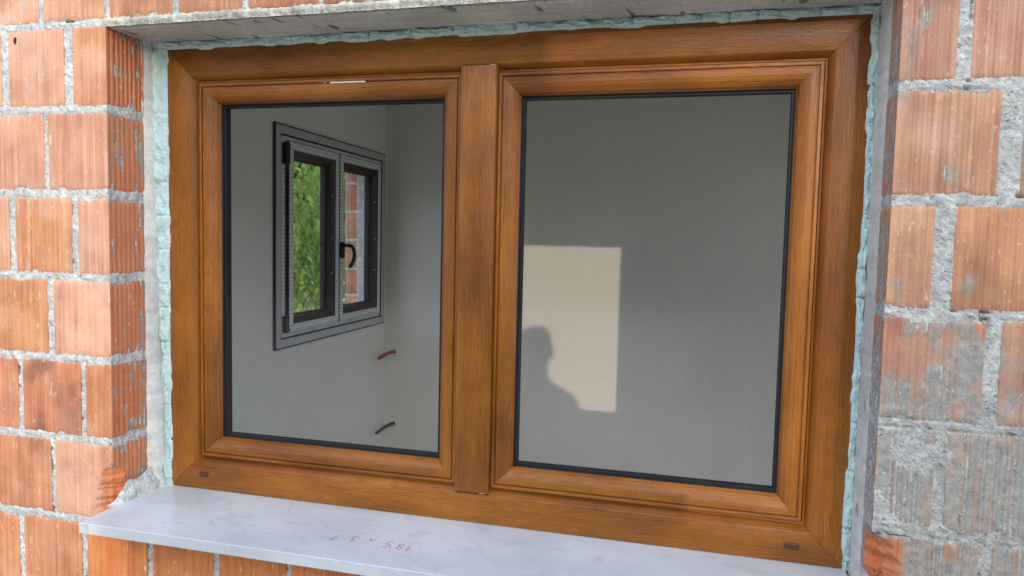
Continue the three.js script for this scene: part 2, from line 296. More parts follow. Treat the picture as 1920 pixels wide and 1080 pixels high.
// rough mortar as a relief sheet: kept only where it stands proud of, or between, the blocks
function sheet(a0, a1, b0, b1, step, fn, place, tint, uvs) {
  const na = Math.ceil((a1 - a0) / step), nb = Math.ceil((b1 - b0) / step), id = new Int32Array((na + 1) * (nb + 1)).fill(-1), hh = new Float32Array((na + 1) * (nb + 1));
  for (let j = 0; j <= nb; j++) for (let i = 0; i <= na; i++) hh[j * (na + 1) + i] = fn(a0 + (a1 - a0) * i / na, b0 + (b1 - b0) * j / nb);
  const pos = [], uv = [], col = [], idx = [];
  const vert = (i, j) => { const k = j * (na + 1) + i; if (id[k] < 0) { id[k] = pos.length / 3; const a = a0 + (a1 - a0) * i / na, b = b0 + (b1 - b0) * j / nb; pos.push(...place(a, b, hh[k])); uv.push(a + (uvs || 0), b); col.push(...tint(a, b)); } return id[k]; };
  for (let j = 0; j < nb; j++) for (let i = 0; i < na; i++) { const k = j * (na + 1) + i; if (Math.max(hh[k], hh[k + 1], hh[k + na + 1], hh[k + na + 2]) < -.0055) continue;
    const A = vert(i, j), B = vert(i + 1, j), C = vert(i, j + 1), D = vert(i + 1, j + 1); idx.push(A, B, C, B, D, C); }
  return geoFrom(pos, idx, uv, col);
}
const visB = bricks.filter(b => b.vis);
const atChip = (x, y) => (y < .09 && y > -.045 && x > XL - .055 && x < XL) || (y < .137 && y > -.05 && x > XR && x < XR + .066);
function faceHeight(x, y) { // relative to the block face
  if (atChip(x, y)) return -.02;
  let din = -1, dout = 1;
  for (const b of visB) { const dx = Math.min(x - b.x0, b.x1 - x), dy = Math.min(y - b.y0, b.y1 - y), d = Math.min(dx, dy); if (d >= 0) { din = d; break; } if (-d < dout) dout = -d; }
  const n = fbm(x * 170, y * 170, 3, 81), c = vn(x * 28, y * 28, 85), f = vn(x * 420, y * 420, 86);
  if (din < 0) return -.0012 + .0055 * (n - .62) + .003 * (c - .5) - .004 * ss(.0035, 0, dout) * ss(.45, .62, c) - .012 * ss(.80, .92, vn(x * 40, y * 60, 87)) * ss(.0065, .001, dout);
  const sm = smear(x, y) * .9, heavy = x > XR && y > .15 && y < .345 && x < 1.775 + .05 * (n - .5) ? ss(.25, .6, fbm(x * 14, y * 14, 3, 88)) : 0;
  return Math.max(-.0022 + .0042 * (n - .42) + .0042 * (c - .45) - din * .75 * (.5 + c), -.0034 + sm * .0018 + .003 * (n - .5) * sm + heavy * (.0022 + .0022 * (f - .5) + .003 * (c - .5)));
}
const tintL = (x, y) => { const k = .96 + .2 * (vn(x * 9, y * 9, 95) - .5); return [k * 1.0, k * 1.0, k * .97]; };
const tintR = (x, y) => { const k = (y < .4 ? .80 : .98) + .22 * (vn(x * 9, y * 9, 96) - .5); return [k, k * .96, k * .875]; };
mesh('mortar', sheet(HX0, XL - .0005, -.30, 1.36, .0032, faceHeight, (x, y, h) => [x, y, ZF + h], tintL), M.mortar, wall);
mesh('mortar', sheet(XR + .0005, 2.1, -.30, 1.36, .0032, faceHeight, (x, y, h) => [x, y, ZF + h], tintR), M.mortar, wall);
mesh('mortar', sheet(XL, XR, -.26, -.028, .004, faceHeight, (x, y, h) => [x, y, ZF + h - .001], tintL), M.mortar, wall);
mesh('mortar', sheet(XL, XR, 1.136, 1.36, .004, (x, y) => y < 1.154 ? .003 + .009 * (fbm(x * 45, y * 90, 3, 82) - .35) - .004 * ss(1.146, 1.137, y) : faceHeight(x, y), (x, y, h) => [x, y, ZF + h], (x, y) => { const k = .95 + .35 * (vn(x * 18, y * 30, 97) - .5); return y < 1.156 ? [k * 1.12, k * 1.04, k * .84] : [k, k, k * .97]; }), M.mortar, wall);
// mortar turning the corner into the two reveals
const rowJoint = y => { let d = 1; for (let k = 1; k <= 7; k++) d = Math.min(d, Math.abs(y - (J0 - CO * (k - 1)))); return d; };
const revH = left => (z, y) => { if (z < .056 && y < (left ? .09 : .137)) return -.02; const d = rowJoint(y), n = fbm(z * 170, y * 170, 3, left ? 83 : 84); if (d < .009) return -.0008 + .005 * (n - .6);
  const s = smearReveal(z, y, left); return Math.max(.0045 * (n - .42) - (d - .009) * .8 - .001, -.0040 + s * .0034 + .003 * (n - .5) * s); };
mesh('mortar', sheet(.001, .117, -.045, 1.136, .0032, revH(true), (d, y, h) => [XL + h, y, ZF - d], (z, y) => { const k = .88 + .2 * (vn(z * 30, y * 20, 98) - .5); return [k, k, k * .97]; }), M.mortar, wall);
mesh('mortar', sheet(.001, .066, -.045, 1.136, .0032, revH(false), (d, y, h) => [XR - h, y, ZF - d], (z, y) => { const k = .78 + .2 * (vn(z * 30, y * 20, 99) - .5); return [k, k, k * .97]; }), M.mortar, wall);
// the body of the wall behind the blocks
mesh('wall_core', mergeGeometries([
  box(HX0 + .002, XL - .002, GY, TOPY, RZ1, ZF - .118), box(HX0 + .004, XL - .070, GY, TOPY, ZF - .118, ZF - .012),
  box(XR + .002, HX1 - .002, GY, TOPY, RZ1, ZF - .118), box(XR + .080, HX1 - .004, GY, TOPY, ZF - .118, ZF - .012),
  box(XL - .002, XR + .002, GY, -.026, RZ1, ZF - .012), box(XL - .002, XR + .002, 1.34, TOPY, RZ1, ZF - .012)]), M.concrete, wall);
{ const l = mesh('concrete_lintel', box(XL - .012, XR + .012, 1.137, 1.338, RZ1 + .002, ZF - .0125), M.concrete, wall); l.userData.label = 'rough grey concrete lintel with dark scratches on its underside'; }
{ // concrete strips between blocks and foam
  const strip = (x, sgn, z0, z1, t0, t1, seed) => { const nz = 10, ny = 150, pos = [], uv = [], idx = [];
    for (let j = 0; j <= ny; j++) for (let i = 0; i <= nz; i++) { const y = -.02 + 1.157 * j / ny, q = i / nz, th = t1 + (t0 - t1) * (1 - j / ny) + .0022 * (fbm(y * 30, q * 3, 3, seed) - .5); const zz = z0 + (z1 - z0) * q + (i === 0 ? .006 * (fbm(y * 45, 2, 3, seed + 5) - .5) : 0);
      pos.push(x + sgn * (i === 0 ? -.003 : th * (i === 1 ? .75 : 1)), y, zz); uv.push(zz * .8 + .3, y * .8); }
    for (let j = 0; j < ny; j++) for (let i = 0; i < nz; i++) { const a = j * (nz + 1) + i; idx.push(a, a + 1, a + nz + 1, a + 1, a + nz + 2, a + nz + 1); }
    return geoFrom(pos, idx, uv); };
  mesh('concrete_strip', strip(XL, 1, .036, -.118, .026, .004, 61), M.concrete, wall);
  mesh('concrete_strip', strip(XR, -1, .084, -.118, .003, .002, 62), M.concrete, wall);
}
{ // fillet of mortar on the sill, by the broken block
  const pos = [], uv = [], col = [], idx = [], na = 56, nb = 18;
  for (let i = 0; i <= na; i++) for (let j = 0; j <= nb; j++) { const z = .165 - .17 * i / na, q = j / nb, n = fbm(z * 40, q * 3, 4, 141), n2 = fbm(z * 120, q * 14, 3, 142);
    const top = .046 * ss(.165, .105, z) * (.75 + .5 * n) + .012 * ss(.1, 0, z), out = (.016 + .012 * n) * (1 - .75 * q) + .006 * (n2 - .5);
    const over = ss(.14, .165, z); pos.push(XL + .002 + out - over * .012, -.002 + top * q + .003 * (n2 - .5) * q, z + .004 * (n2 - .5)); uv.push(z * 1.5, top * q + .1); const k = 1.12 + .1 * (n - .5); col.push(k, k, k * .98); }
  for (let i = 0; i < na; i++) for (let j = 0; j < nb; j++) { const a = i * (nb + 1) + j; idx.push(a, a + nb + 1, a + 1, a + 1, a + nb + 1, a + nb + 2); }
  mesh('mortar_fillet', geoFrom(pos, idx, uv, col), M.mortar, wall);
}
console.log('wall', bricks.length);

// ───────────────────────── the room ─────────────────────────
const SW = { s0: -.933, y0: .198, w: 1.03, h: .907 };                     // side window: near edge z, foot y, size
const HZ0 = SW.s0 - .97, HZ1 = SW.s0 - .06, HY0 = SW.y0 + .06, HY1 = SW.y0 + .847; // its hole
{
  const t = thing('plastered_wall', 'left white plastered room wall holding the small two-leaf window', 'wall');
  mesh('plaster', mergeGeometries([box(HX0, RX0, GY, CY, HZ1, RZ1 - .002), box(HX0, RX0, GY, CY, RZ0 - .2, HZ0 - .001), box(HX0, RX0, GY, HY0, HZ0 - .001, HZ1), box(HX0, RX0, HY1, CY, HZ0 - .001, HZ1)]), M.plaster, t);
  // blocks showing in the far side of its opening
  const ys = [1.04, .944, .795, .643, .49, .348, .26];
  for (let k = 0; k < 6; k++) { const b = { x0: HX0 + .001, x1: -.412, y0: ys[k + 1] + .006, y1: ys[k] - .006 };
    const src = bricks.filter(q => q.vis && q.row > 1 && q.row < 6 && q.x1 < 0 && q.x1 - q.x0 > .12)[k]; mesh('brick', brickGeometry(b, { zf: HZ0 + .012, depth: .012, seed: 700 + k, hi: true, uvFix: src, ribs: { per: .011, d: .003 } }), M.brick, t); }
  mesh('mortar', sheet(HX0 + .002, -.345, HY0, HY1, .004, (x, y) => { let d = 1; for (const q of ys) d = Math.min(d, Math.abs(y - q)); const n = fbm(x * 120, y * 60, 3, 151); return x > -.418 + .014 * (n - .5) ? .003 + .002 * n : d < .0075 ? .002 * (n - .6) : -.0054; }, (x, y, h) => [x, y, HZ0 + .011 + h], () => [1.05, 1.03, 1.0]), M.mortar, t);
  const b = thing('plastered_wall', 'plain back wall of the room with the sunlit patch on it', 'wall');
  mesh('plaster', box(RX0 + .001, RX1 + .2, FY - .1, CY - .001, RZ0 - .2, RZ0), M.plaster, b);
  const r = thing('plastered_wall', 'right plastered room wall, out of view, with a doorway opening placed to light the room', 'wall');
  mesh('plaster', mergeGeometries([box(RX1, RX1 + .2, FY - .1, CY - .001, RZ0 + .001, -1.5), box(RX1, RX1 + .2, FY - .1, CY - .001, -.45, RZ1 - .001), box(RX1, RX1 + .2, 1.35, CY - .001, -1.5, -.45)]), M.plaster, r);  // unseen doorway opening, placed to let skylight into the room
  const f = thing('plastered_wall', 'inner plaster of the front wall beside the brown window', 'wall');
  mesh('plaster', mergeGeometries([box(RX0 + .001, XL, FY, CY - .001, RZ1 - .02, RZ1 - .003), box(XR, RX1 - .001, FY, CY - .001, RZ1 - .02, RZ1 - .003), box(XL, XR, FY, -.03, RZ1 - .02, RZ1 - .003), box(XL, XR, 1.14, CY - .001, RZ1 - .02, RZ1 - .003)]), M.plaster, f);
}

// ───────────────────────── the brown window ─────────────────────────
// four mitred rails swept from one closed profile [distance inwards, z]
function railSet(x0, y0, x1, y1, prof, gap, uvo = 0) {
  const out = [], tri = THREE.ShapeUtils.triangulateShape(prof.map(p => new THREE.Vector2(p[0], p[1])), []);
  const len = [0]; for (let i = 1; i <= prof.length; i++) { const a = prof[i - 1], b = prof[i % prof.length]; len.push(len[i - 1] + Math.hypot(a[0] - b[0], a[1] - b[1])); }
  for (let k = 0; k < 4; k++) {
    const at = ([d, z], e) => { const g = gap; switch (k) {
      case 0: return [e ? x1 - d - g : x0 + d + g, y0 + d, z]; case 1: return [x1 - d, e ? y1 - d - g : y0 + d + g, z];
      case 2: return [e ? x0 + d + g : x1 - d - g, y1 - d, z]; default: return [x0 + d, e ? y0 + d + g : y1 - d - g, z]; } };
    const pos = [], uv = []; const P = (p, l, e) => { const q = at(p, e); pos.push(...q); uv.push((k % 2 ? q[1] : q[0]) + uvo * 1.37 + k * .61, l + uvo * .173 + k * .071); };
    for (let i = 0; i < prof.length; i++) { const a = prof[i], b = prof[(i + 1) % prof.length], la = len[i], lb = len[i + 1];
      P(a, la, 0); P(b, lb, 0); P(b, lb, 1); P(a, la, 0); P(b, lb, 1); P(a, la, 1); }
    for (const t of tri) { for (const i of t) P(prof[i], len[i], 0); for (const i of [t[0], t[2], t[1]]) P(prof[i], len[i], 1); }
    let g = new THREE.BufferGeometry(); g.setAttribute('position', new THREE.Float32BufferAttribute(pos, 3)); g.setAttribute('uv', new THREE.Float32BufferAttribute(uv, 2)); g.computeVertexNormals(); g = toCreasedNormals(g, .6); out.push(g);
  }
  return out;
}
function arc(cx, cz, r, a0, a1, n) { const o = []; for (let i = 0; i <= n; i++) { const a = a0 + (a1 - a0) * i / n; o.push([cx + r * Math.cos(a), cz + r * Math.sin(a)]); } return o; }
const win = thing('window', 'large two-light window with golden oak brown frame above the marble sill', 'window');
const RAILN = ['bottom_rail', 'stile', 'top_rail', 'stile'];
{
  const fp = [[0, -.072], [0, -.0022], ...arc(.0022, -.0022, .0022, Math.PI, Math.PI / 2, 4).slice(1), [.0045, 0], [.0620, 0], ...arc(.0655, -.0024, .0024, Math.PI / 2, .55, 5), [.0688, -.0030], [.0770, -.0185], [.0778, -.0200], [.0800, -.0206], [.0815, -.0206], [.0815, -.072]];
  const f = group('outer_frame', win);
  railSet(0, 0, W, H, fp, .0004, 1).forEach((g, i) => mesh(RAILN[i], g, M.wood, f));
  // mullion
  const mx0 = .7815, mx1 = .8645, mp = [[mx0, -.06], [mx0, .0015], ...arc(mx0 + .0025, .0015, .0025, Math.PI, Math.PI / 2, 4).slice(1), ...arc(mx1 - .0025, .0015, .0025, Math.PI / 2, 0, 4), [mx1, -.06]];
  const sh = new THREE.Shape(mp.map(p => new THREE.Vector2(p[0], p[1])));
  let mg = new THREE.ExtrudeGeometry(sh, { depth: .977, bevelEnabled: false, curveSegments: 4 }); mg = mg.index ? mg.toNonIndexed() : mg; mg.rotateX(-Math.PI / 2); mg.scale(1, 1, -1);   // (x, z) -> x, y up, z
  { const p = mg.attributes.position; for (let i = 0; i < p.count; i += 3) { const a = [p.getX(i + 1), p.getY(i + 1), p.getZ(i + 1)]; p.setXYZ(i + 1, p.getX(i + 2), p.getY(i + 2), p.getZ(i + 2)); p.setXYZ(i + 2, ...a); }
    mg.translate(0, .0735, 0); const uv = new Float32Array(p.count * 2); for (let i = 0; i < p.count; i++) { uv[2 * i] = p.getY(i) + .95; uv[2 * i + 1] = p.getX(i) + p.getZ(i); } mg.setAttribute('uv', new THREE.BufferAttribute(uv, 2)); mg.deleteAttribute('normal'); mg.computeVertexNormals(); mg = toCreasedNormals(mg, .6); }
  mesh('mullion', mg, M.wood, win);
  mesh('mullion_edge', mergeGeometries([box(mx1 - .014, mx1 - .003, 1.0506, 1.0514, .0005, .0036), box(mx0 + .062, mx1 - .008, .0724, .0734, .0005, .0034)]), M.white, win);
  // sashes
  const sp = [[0, -.066], [0, -.0105], [.0012, -.0090], [.0024, -.0088], [.0066, -.0088], [.0076, -.0094], [.0080, -.0135], [.0106, -.0135], [.0110, -.0096], [.0122, -.0084], [.0136, -.0082], [.0176, -.0082], ...arc(0, 0, 1, Math.PI / 2, .12, 11).map(([a, b]) => [.0200 + .0265 * a, -.0310 + .0228 * b]), [.0478, -.0315], [.0490, -.0330], [.0490, -.066]];
  const sashes = [[.0846, .7800, 'left'], [.8660, 1.5444, 'right']];
  for (let s = 0; s < 2; s++) {
    const [a, b] = sashes[s], y0 = .0848, y1 = H - .0848, g = group('sash', win);
    railSet(a, y0, b, y1, sp, .0002, 3 + s * 2).forEach((q, i) => mesh(RAILN[i], q, M.wood, g));
    const o = .0492;
    const ga = railSet(a + o - .004, y0 + o - .004, b - o + .004, y1 - o + .004, [[0, -.0350], [0, -.0325], [.0042, -.0320], [.0056, -.0335], [.0056, -.0350]], 0, 0); mesh('gasket', mergeGeometries(ga), M.black, g);
    const spc = railSet(a + o - .004, y0 + o - .004, b - o + .004, y1 - o + .004, [[0, -.0575], [0, -.0385], [.0095, -.0385], [.0105, -.0395], [.0105, -.0575]], 0, 0); mesh('spacer', mergeGeometries(spc), M.black, g);
    const ing = railSet(a + o - .004, y0 + o - .004, b - o + .004, y1 - o + .004, [[0, -.066], [0, -.0625], [.0065, -.0625], [.0065, -.066]], 0, 0); mesh('inner_gasket', mergeGeometries(ing), M.black, g);
    const gx0 = a + o - .003, gx1 = b - o + .003, gy0 = y0 + o - .003, gy1 = y1 - o + .003;
    const pane = z => new THREE.PlaneGeometry(gx1 - gx0, gy1 - gy0).translate((gx0 + gx1) / 2, (gy0 + gy1) / 2, z);
    mesh('glass_pane', pane(-.0365), M.glass, g); mesh('glass_pane', pane(-.0600), M.glass, g);
  }
  // drain caps and the scrap of tape on the left sash
  for (const [x, y, w] of [[.0995, .0395, .025], [1.5265, .0365, .029]]) { const c = mesh('drain_cap', new RoundedBoxGeometry(w, .0105, .006, 2, .0024).translate(x, y, .0016), M.cap, win); mesh('cap_lip', new RoundedBoxGeometry(w * .8, .003, .004, 1, .001).translate(x, y - .0036, .0042), M.cap, c); }
  mesh('tape_scrap', mergeGeometries([box(.449, .540, 1.0253, 1.0283, -.0112, -.0092), box(.432, .436, 1.027, 1.0285, -.0112, -.0093)]), M.white, win);
}

// ───────────────────────── sill ─────────────────────────
{
  const t = thing('window_sill', 'pale veined marble sill slab with red handwriting below the window', 'window sill');
  const g = new RoundedBoxGeometry(1.66, .025, .337, 3, .0018); g.translate(.802, -.0135, .0935); boxUV(g);
  mesh('slab', g, M.marble, t);
  // hand lettering, read from the window side: 185 x 37
  const glyph = { '1': [[[0, .012], [.005, .020], [.0035, 0]]], '8': [[[.009, .017], [.004, .020], [.001, .016], [.004, .011], [.009, .006], [.006, 0], [.001, .003], [.003, .009], [.009, .014], [.009, .018]]], '5': [[[.012, .020], [.003, .019], [.002, .012], [.008, .012], [.010, .006], [.006, .000], [0, .002]]], 'x': [[[0, .014], [.012, 0]], [[.011, .015], [.001, .001]]], '3': [[[.001, .018], [.006, .020], [.009, .016], [.004, .011], [.010, .007], [.006, 0], [0, .003]]], '7': [[[0, .018], [.011, .020], [.004, 0]], [[.002, .010], [.010, .011]]] };
  const geos = []; for (const [ch, x, z] of [['1', .742, .160], ['8', .724, .160], ['5', .697, .156], ['x', .652, .151], ['3', .613, .153], ['7', .572, .158]])
    for (const st of glyph[ch]) { const c = new THREE.CatmullRomCurve3(st.map(([u, v]) => new THREE.Vector3(x - u * 1.45, 0, z + v * 1.3 - .006)), false, 'catmullrom', ch === '1' || ch === '7' || ch === 'x' ? .05 : .5); const q = new THREE.TubeGeometry(c, 30, .0009, 5); q.scale(1, .25, 1); q.translate(0, -.0008, 0); geos.push(q); }
  mesh('handwriting', mergeGeometries(geos), M.pen, t).userData.label = 'red pen figures 185 x 37 written facing the window';
}

// ───────────────────────── foam ─────────────────────────
function foam(from, to, outDir, gapDir, gw, seed, seg, bulge) { // a lumpy bead along from..to filling gw(t) of gap
  const n = 620, m = 18, pos = [], idx = [], uv = [], D = to.clone().sub(from), L = D.length();
  const R = rng(seed), cuts = []; for (let s = .02; s < L; s += seg * (.35 + 1.3 * R())) cuts.push([s, .4 + .6 * R()]);
  for (let i = 0; i <= n; i++) { const t = i / n, s = t * L; let cr = 1, off = 0; for (let q = 0; q < cuts.length; q++) { const d = Math.abs(s - cuts[q][0]); cr *= 1 - .7 * cuts[q][1] * Math.exp(-d * d / (.0032 * .0032)); if (s > cuts[q][0]) off = h2(q, seed, 7); }
    const [g0, g1] = gw(t, s); const prot = (bulge + .010 * (off - .5) + .012 * (fbm(s * 26, 1, 3, seed) - .5)) * cr;
    for (let j = 0; j <= m; j++) { const a = Math.PI * j / m, lump = .014 * (fbm(s * 55, j * .38, 3, seed + 3) - .5) + .0045 * (fbm(s * 190, j * 1.1, 2, seed + 5) - .5);
      const q = (1 - Math.cos(a)) / 2; const gpos = g0 - .0045 * ss(.45, .75, fbm(s * 22, 9, 3, seed + 11)) * (1 - q) + (g1 - g0) * q + (j === 0 ? -.001 : j > 0 && j < m ? .013 * (fbm(s * 32, 3 + q, 3, seed + 9) - .45) * (j / m) : 0), h = Math.pow(Math.sin(a), .6) * prot + lump * Math.sin(a) - .004;
      pos.push(from.x + D.x * t + gapDir.x * gpos + outDir.x * h, from.y + D.y * t + gapDir.y * gpos + outDir.y * h, from.z + D.z * t + gapDir.z * gpos + outDir.z * h); uv.push(s, q); } }
  for (let i = 0; i < n; i++) for (let j = 0; j < m; j++) { const a = i * (m + 1) + j; idx.push(a, a + 1, a + m + 1, a + 1, a + m + 2, a + m + 1); }
  return geoFrom(pos, idx, uv);
}
const V = (x, y, z) => new THREE.Vector3(x, y, z);
{
  const add = (label, bead, core) => { const t = thing('foam_seam', label, 'foam', [0, 0, 0], 'foam seams round the window'); mesh('bead', bead, M.foam, t); mesh('filling', core, M.foam, t); };
  add('pale lumpy foam seam left of the window beside the plaster strip', foam(V(0, -.002, .001), V(0, H + .016, .001), V(0, 0, 1), V(-1, 0, 0), (t, s) => [-.0015, Math.max(.010, .040 - .026 * ss(.75, -.1, t) + .006 * ss(.72, .80, t) * ss(.96, .9, t) + .008 * (fbm(s * 9, 2, 3, 33) - .5))], 21, .11, .012), box(XL, -.0005, -.001, H + .015, -.07, -.003));
  add('greenish lumpy foam seam under the concrete lintel', foam(V(-.02, H, .001), V(W + .01, H, .001), V(0, 0, 1), V(0, 1, 0), () => [-.0005, .0165], 22, .06, .014), box(-.0004, W + .0004, H + .0005, 1.1372, -.07, -.003));
  add('bluish narrow foam seam right of the window', foam(V(W, -.002, .001), V(W, H + .010, .001), V(0, 0, 1), V(1, 0, 0), (t, s) => [-.0015 - .002 * fbm(s * 30, 4, 3, 35), .0115], 23, .16, .013), box(W + .0006, XR + .001, -.001, H + .015, -.07, -.003));
}

// ───────────────────────── window in the side wall of the room ─────────────────────────
{
  const t = thing('casement_window', 'small brown two-leaf window still wearing its grey protective film', 'window', [RX0, SW.y0, SW.s0]); t.rotation.y = Math.PI / 2;
  const w = SW.w, h = SW.h;
  const ring = (x0, y0, x1, y1, prof, mat, parent, name) => mesh(name, mergeGeometries(railSet(x0, y0, x1, y1, prof, 0, 0)), mat, parent);
  const slab = (a, b, z0, z1) => [[a, z0], [a, z1], [b, z1], [b, z0]];
  const trim = ring(0, 0, w, h, slab(0, .042, .0005, .012), M.brown, t, 'trim');
  const gapFilm = (x0, y0, x1, y1, a, b, z, mat, parent) => railSet(x0, y0, x1, y1, slab(a, b, z, z + .0006), .0015, 0).forEach(g => mesh('protective_film', g, mat, parent));
  gapFilm(0, 0, w, h, .006, .038, .0122, M.filmPlain, trim);
  const fr = ring(0, 0, w, h, slab(.044, .098, -.06, .008), M.brown, t, 'frame');
  gapFilm(0, 0, w, h, .046, .074, .0082, M.film, fr);
  for (const [a, b] of [[.078, .500], [.506, .952]]) {
    const y0 = .064, y1 = h - .064, sp = [[0, -.04], [0, .024], [.034, .024], [.036, .022], [.060, .008], [.062, .004], [.062, -.04]];
    const s = ring(a, y0, b, y1, sp, M.brown, t, 'sash');
    gapFilm(a, y0, b, y1, .002, .033, .0242, M.film, s);
    mesh('spacer', mergeGeometries(railSet(a + .058, y0 + .058, b - .058, y1 - .058, slab(0, .010, -.030, -.010), 0, 0)), M.black, s);
    mesh('glass_pane', new THREE.PlaneGeometry(b - a - .121, y1 - y0 - .121).translate((a + b) / 2, h / 2, -.008), M.glass, s);
    mesh('glass_pane', new THREE.PlaneGeometry(b - a - .121, y1 - y0 - .121).translate((a + b) / 2, h / 2, -.032), M.glass, s);
    const scr = []; for (const q of [.25, .5, .8]) scr.push(new THREE.SphereGeometry(.0028, 8, 6).translate(b - .050, y0 + .07 + (y1 - y0 - .14) * q, .0145)); mesh('screw', mergeGeometries(scr), M.white, s);
  }
  // hinge cover, lever handle
  mesh('hinge_cover', new RoundedBoxGeometry(.03, .085, .022, 2, .004).translate(.066, h - .115, .020), M.black, t);
  mesh('hinge_cover', new RoundedBoxGeometry(.026, .07, .02, 2, .004).translate(.066, .10, .018), M.brown, t);
  const hd = mesh('handle', new RoundedBoxGeometry(.032, .075, .012, 3, .005).translate(.523, .40, .030), M.black, t);
  mesh('lever', mergeGeometries([new THREE.TubeGeometry(new THREE.CatmullRomCurve3([V(.523, .42, .034), V(.523, .423, .062), V(.522, .415, .082), V(.52, .385, .092), V(.518, .35, .088), V(.517, .325, .074)]), 30, .0085, 10), new THREE.SphereGeometry(.0088, 10, 8).translate(.517, .325, .074)]), M.black, hd);
  const scrib = (x, y, n, s) => { const p = []; for (let i = 0; i < n; i++) p.push(V(x + i * .006 + .004 * (h2(i, 1, s) - .5), y + .012 * (h2(i, 2, s) - .5), 0)); return new THREE.TubeGeometry(new THREE.CatmullRomCurve3(p), n * 5, .0011, 4).scale(1, 1, .2).translate(0, 0, .0093); };
  mesh('pen_mark', mergeGeometries([scrib(.27, .058, 7, 1), scrib(.62, .060, 8, 2)]), M.black, t);
}

// ───────────────────────── pipe stubs in the back wall ─────────────────────────
function stub(label, x, y, mat, ex, ey) {
  const t = thing('pipe_stub', label, 'pipe', [x, y, RZ0], 'water pipe stubs in the back wall');
  const c = new THREE.CatmullRomCurve3([V(0, 0, -.01), V(-.001, .005, .04), V(ex * .45, ey * .3 + .004, .11), V(ex, ey, .150)]);
  const g = new THREE.TubeGeometry(c, 60, .0085, 14); { const p = g.attributes.position, pt = new THREE.Vector3(); for (let i = 0; i <= 60; i++) { c.getPointAt(i / 60, pt); const k = 1 + .07 * Math.sin(i * 1.9); for (let j = 0; j <= 14; j++) { const a = i * 15 + j; p.setXYZ(a, pt.x + (p.getX(a) - pt.x) * k, pt.y + (p.getY(a) - pt.y) * k, pt.z + (p.getZ(a) - pt.z) * k); } } g.computeVertexNormals(); }
  mesh('pipe', g, mat, t);
  mesh('end_plug', new THREE.CylinderGeometry(.0070, .0092, .018, 12).rotateX(Math.PI / 2).translate(ex, ey, .156), mat, t);
  mesh('wall_collar', new THREE.TorusGeometry(.015, .005, 8, 18).translate(0, 0, .002), M.plaster, t);
}
stub('red capped pipe stub sticking out of the back wall', -.243, .036, M.red, -.020, -.010);
stub('dark blue capped pipe stub low on the back wall', -.243, -.360, M.blue, -.028, -.016);
console.log('windows');

// ───────────────────────── trees outside the side window ─────────────────────────
function tree(label, x, z, hgt, rad, seed, nLeaf, leaf, hue) {
  const t = thing('tree', label, 'tree', [x, GY, z], 'leafy trees beside the house'), R = rng(seed);
  const limbs = [], tips = [];
  const limb = (p, d, len, r, lvl) => { const pts = [p.clone()]; const q = p.clone(), v = d.clone(); for (let i = 0; i < 5; i++) { v.x += (R() - .5) * .35; v.z += (R() - .5) * .35; v.y += (R() - .3) * .15; v.normalize(); q.addScaledVector(v, len / 5); pts.push(q.clone()); }
    const c = new THREE.CatmullRomCurve3(pts), g = new THREE.TubeGeometry(c, 12, r, 7), P = g.attributes.position, o = new THREE.Vector3();
    for (let i = 0; i <= 12; i++) { c.getPointAt(i / 12, o); const k = 1 - .6 * i / 12; for (let j = 0; j <= 7; j++) { const a = i * 8 + j; P.setXYZ(a, o.x + (P.getX(a) - o.x) * k, o.y + (P.getY(a) - o.y) * k, o.z + (P.getZ(a) - o.z) * k); } } g.computeVertexNormals(); limbs.push(g);
    for (const k of [2, 3, 4, 5]) tips.push([pts[k], lvl]);
    if (lvl < 2) for (let k = 0; k < 6; k++) { const a = R() * 6.283, up = .1 + R() * .7; limb(pts[1 + Math.floor(R() * 5)], V(Math.cos(a), up, Math.sin(a)).normalize(), len * (.42 + R() * .25), r * .45, lvl + 1); } };
  limb(V(0, -.05, 0), V(0, 1, 0), hgt * .75, hgt * .022, 0);
  mesh('trunk', mergeGeometries(limbs), bark, t);
  const pos = [], col = [], idx = [], up = V(0, 1, 0), cl = [];
  for (let k = 0; k < 240; k++) { const a = R() * 6.283, cy = R() * 2 - 1, s = Math.sqrt(1 - cy * cy), rr = Math.pow(R(), .4); cl.push(V(Math.cos(a) * s * rad * rr, hgt * .52 + cy * hgt * .48 * rr, Math.sin(a) * s * rad * rr)); }
  for (const [p] of tips) cl.push(p);
  const f = V(0, 0, 0), r2 = V(0, 0, 0), n = V(0, 0, 0);
  for (let i = 0; i < nLeaf; i++) { const c = cl[Math.floor(R() * cl.length)], sp = .10 + .22 * Math.pow(R(), .6), a = R() * 6.283, cy = R() * 2 - 1, s = Math.sqrt(1 - cy * cy);
    const px = c.x + Math.cos(a) * s * sp, py = Math.max(.03, c.y + cy * sp), pz = c.z + Math.sin(a) * s * sp; f.set(R() - .5, -.15 - R() * .5, R() - .5).normalize(); r2.crossVectors(f, up).normalize(); r2.applyAxisAngle(f, (R() - .5) * 1.6); n.crossVectors(r2, f);
    const L = leaf * (.6 + .8 * R()), wd = L * .27, b = pos.length / 3, tone = R();
    const q = [[0, 0, 0], [.35, 1, .10], [.35, -1, .10], [.45, 0, -.02], [1, 0, -.12]]; for (const [l, s2, u] of q) pos.push(px + f.x * L * l + r2.x * wd * s2 + n.x * L * u, py + f.y * L * l + r2.y * wd * s2 + n.y * L * u, pz + f.z * L * l + r2.z * wd * s2 + n.z * L * u);
    const g = [.17 + .26 * tone * hue, .35 + .22 * tone, .04 + .05 * tone]; for (let k = 0; k < 5; k++) col.push(...g);
    idx.push(b, b + 1, b + 3, b, b + 3, b + 2, b + 1, b + 4, b + 3, b + 3, b + 4, b + 2); }
  mesh('crown', geoFrom(pos, idx, null, col), leafMat, t);
}
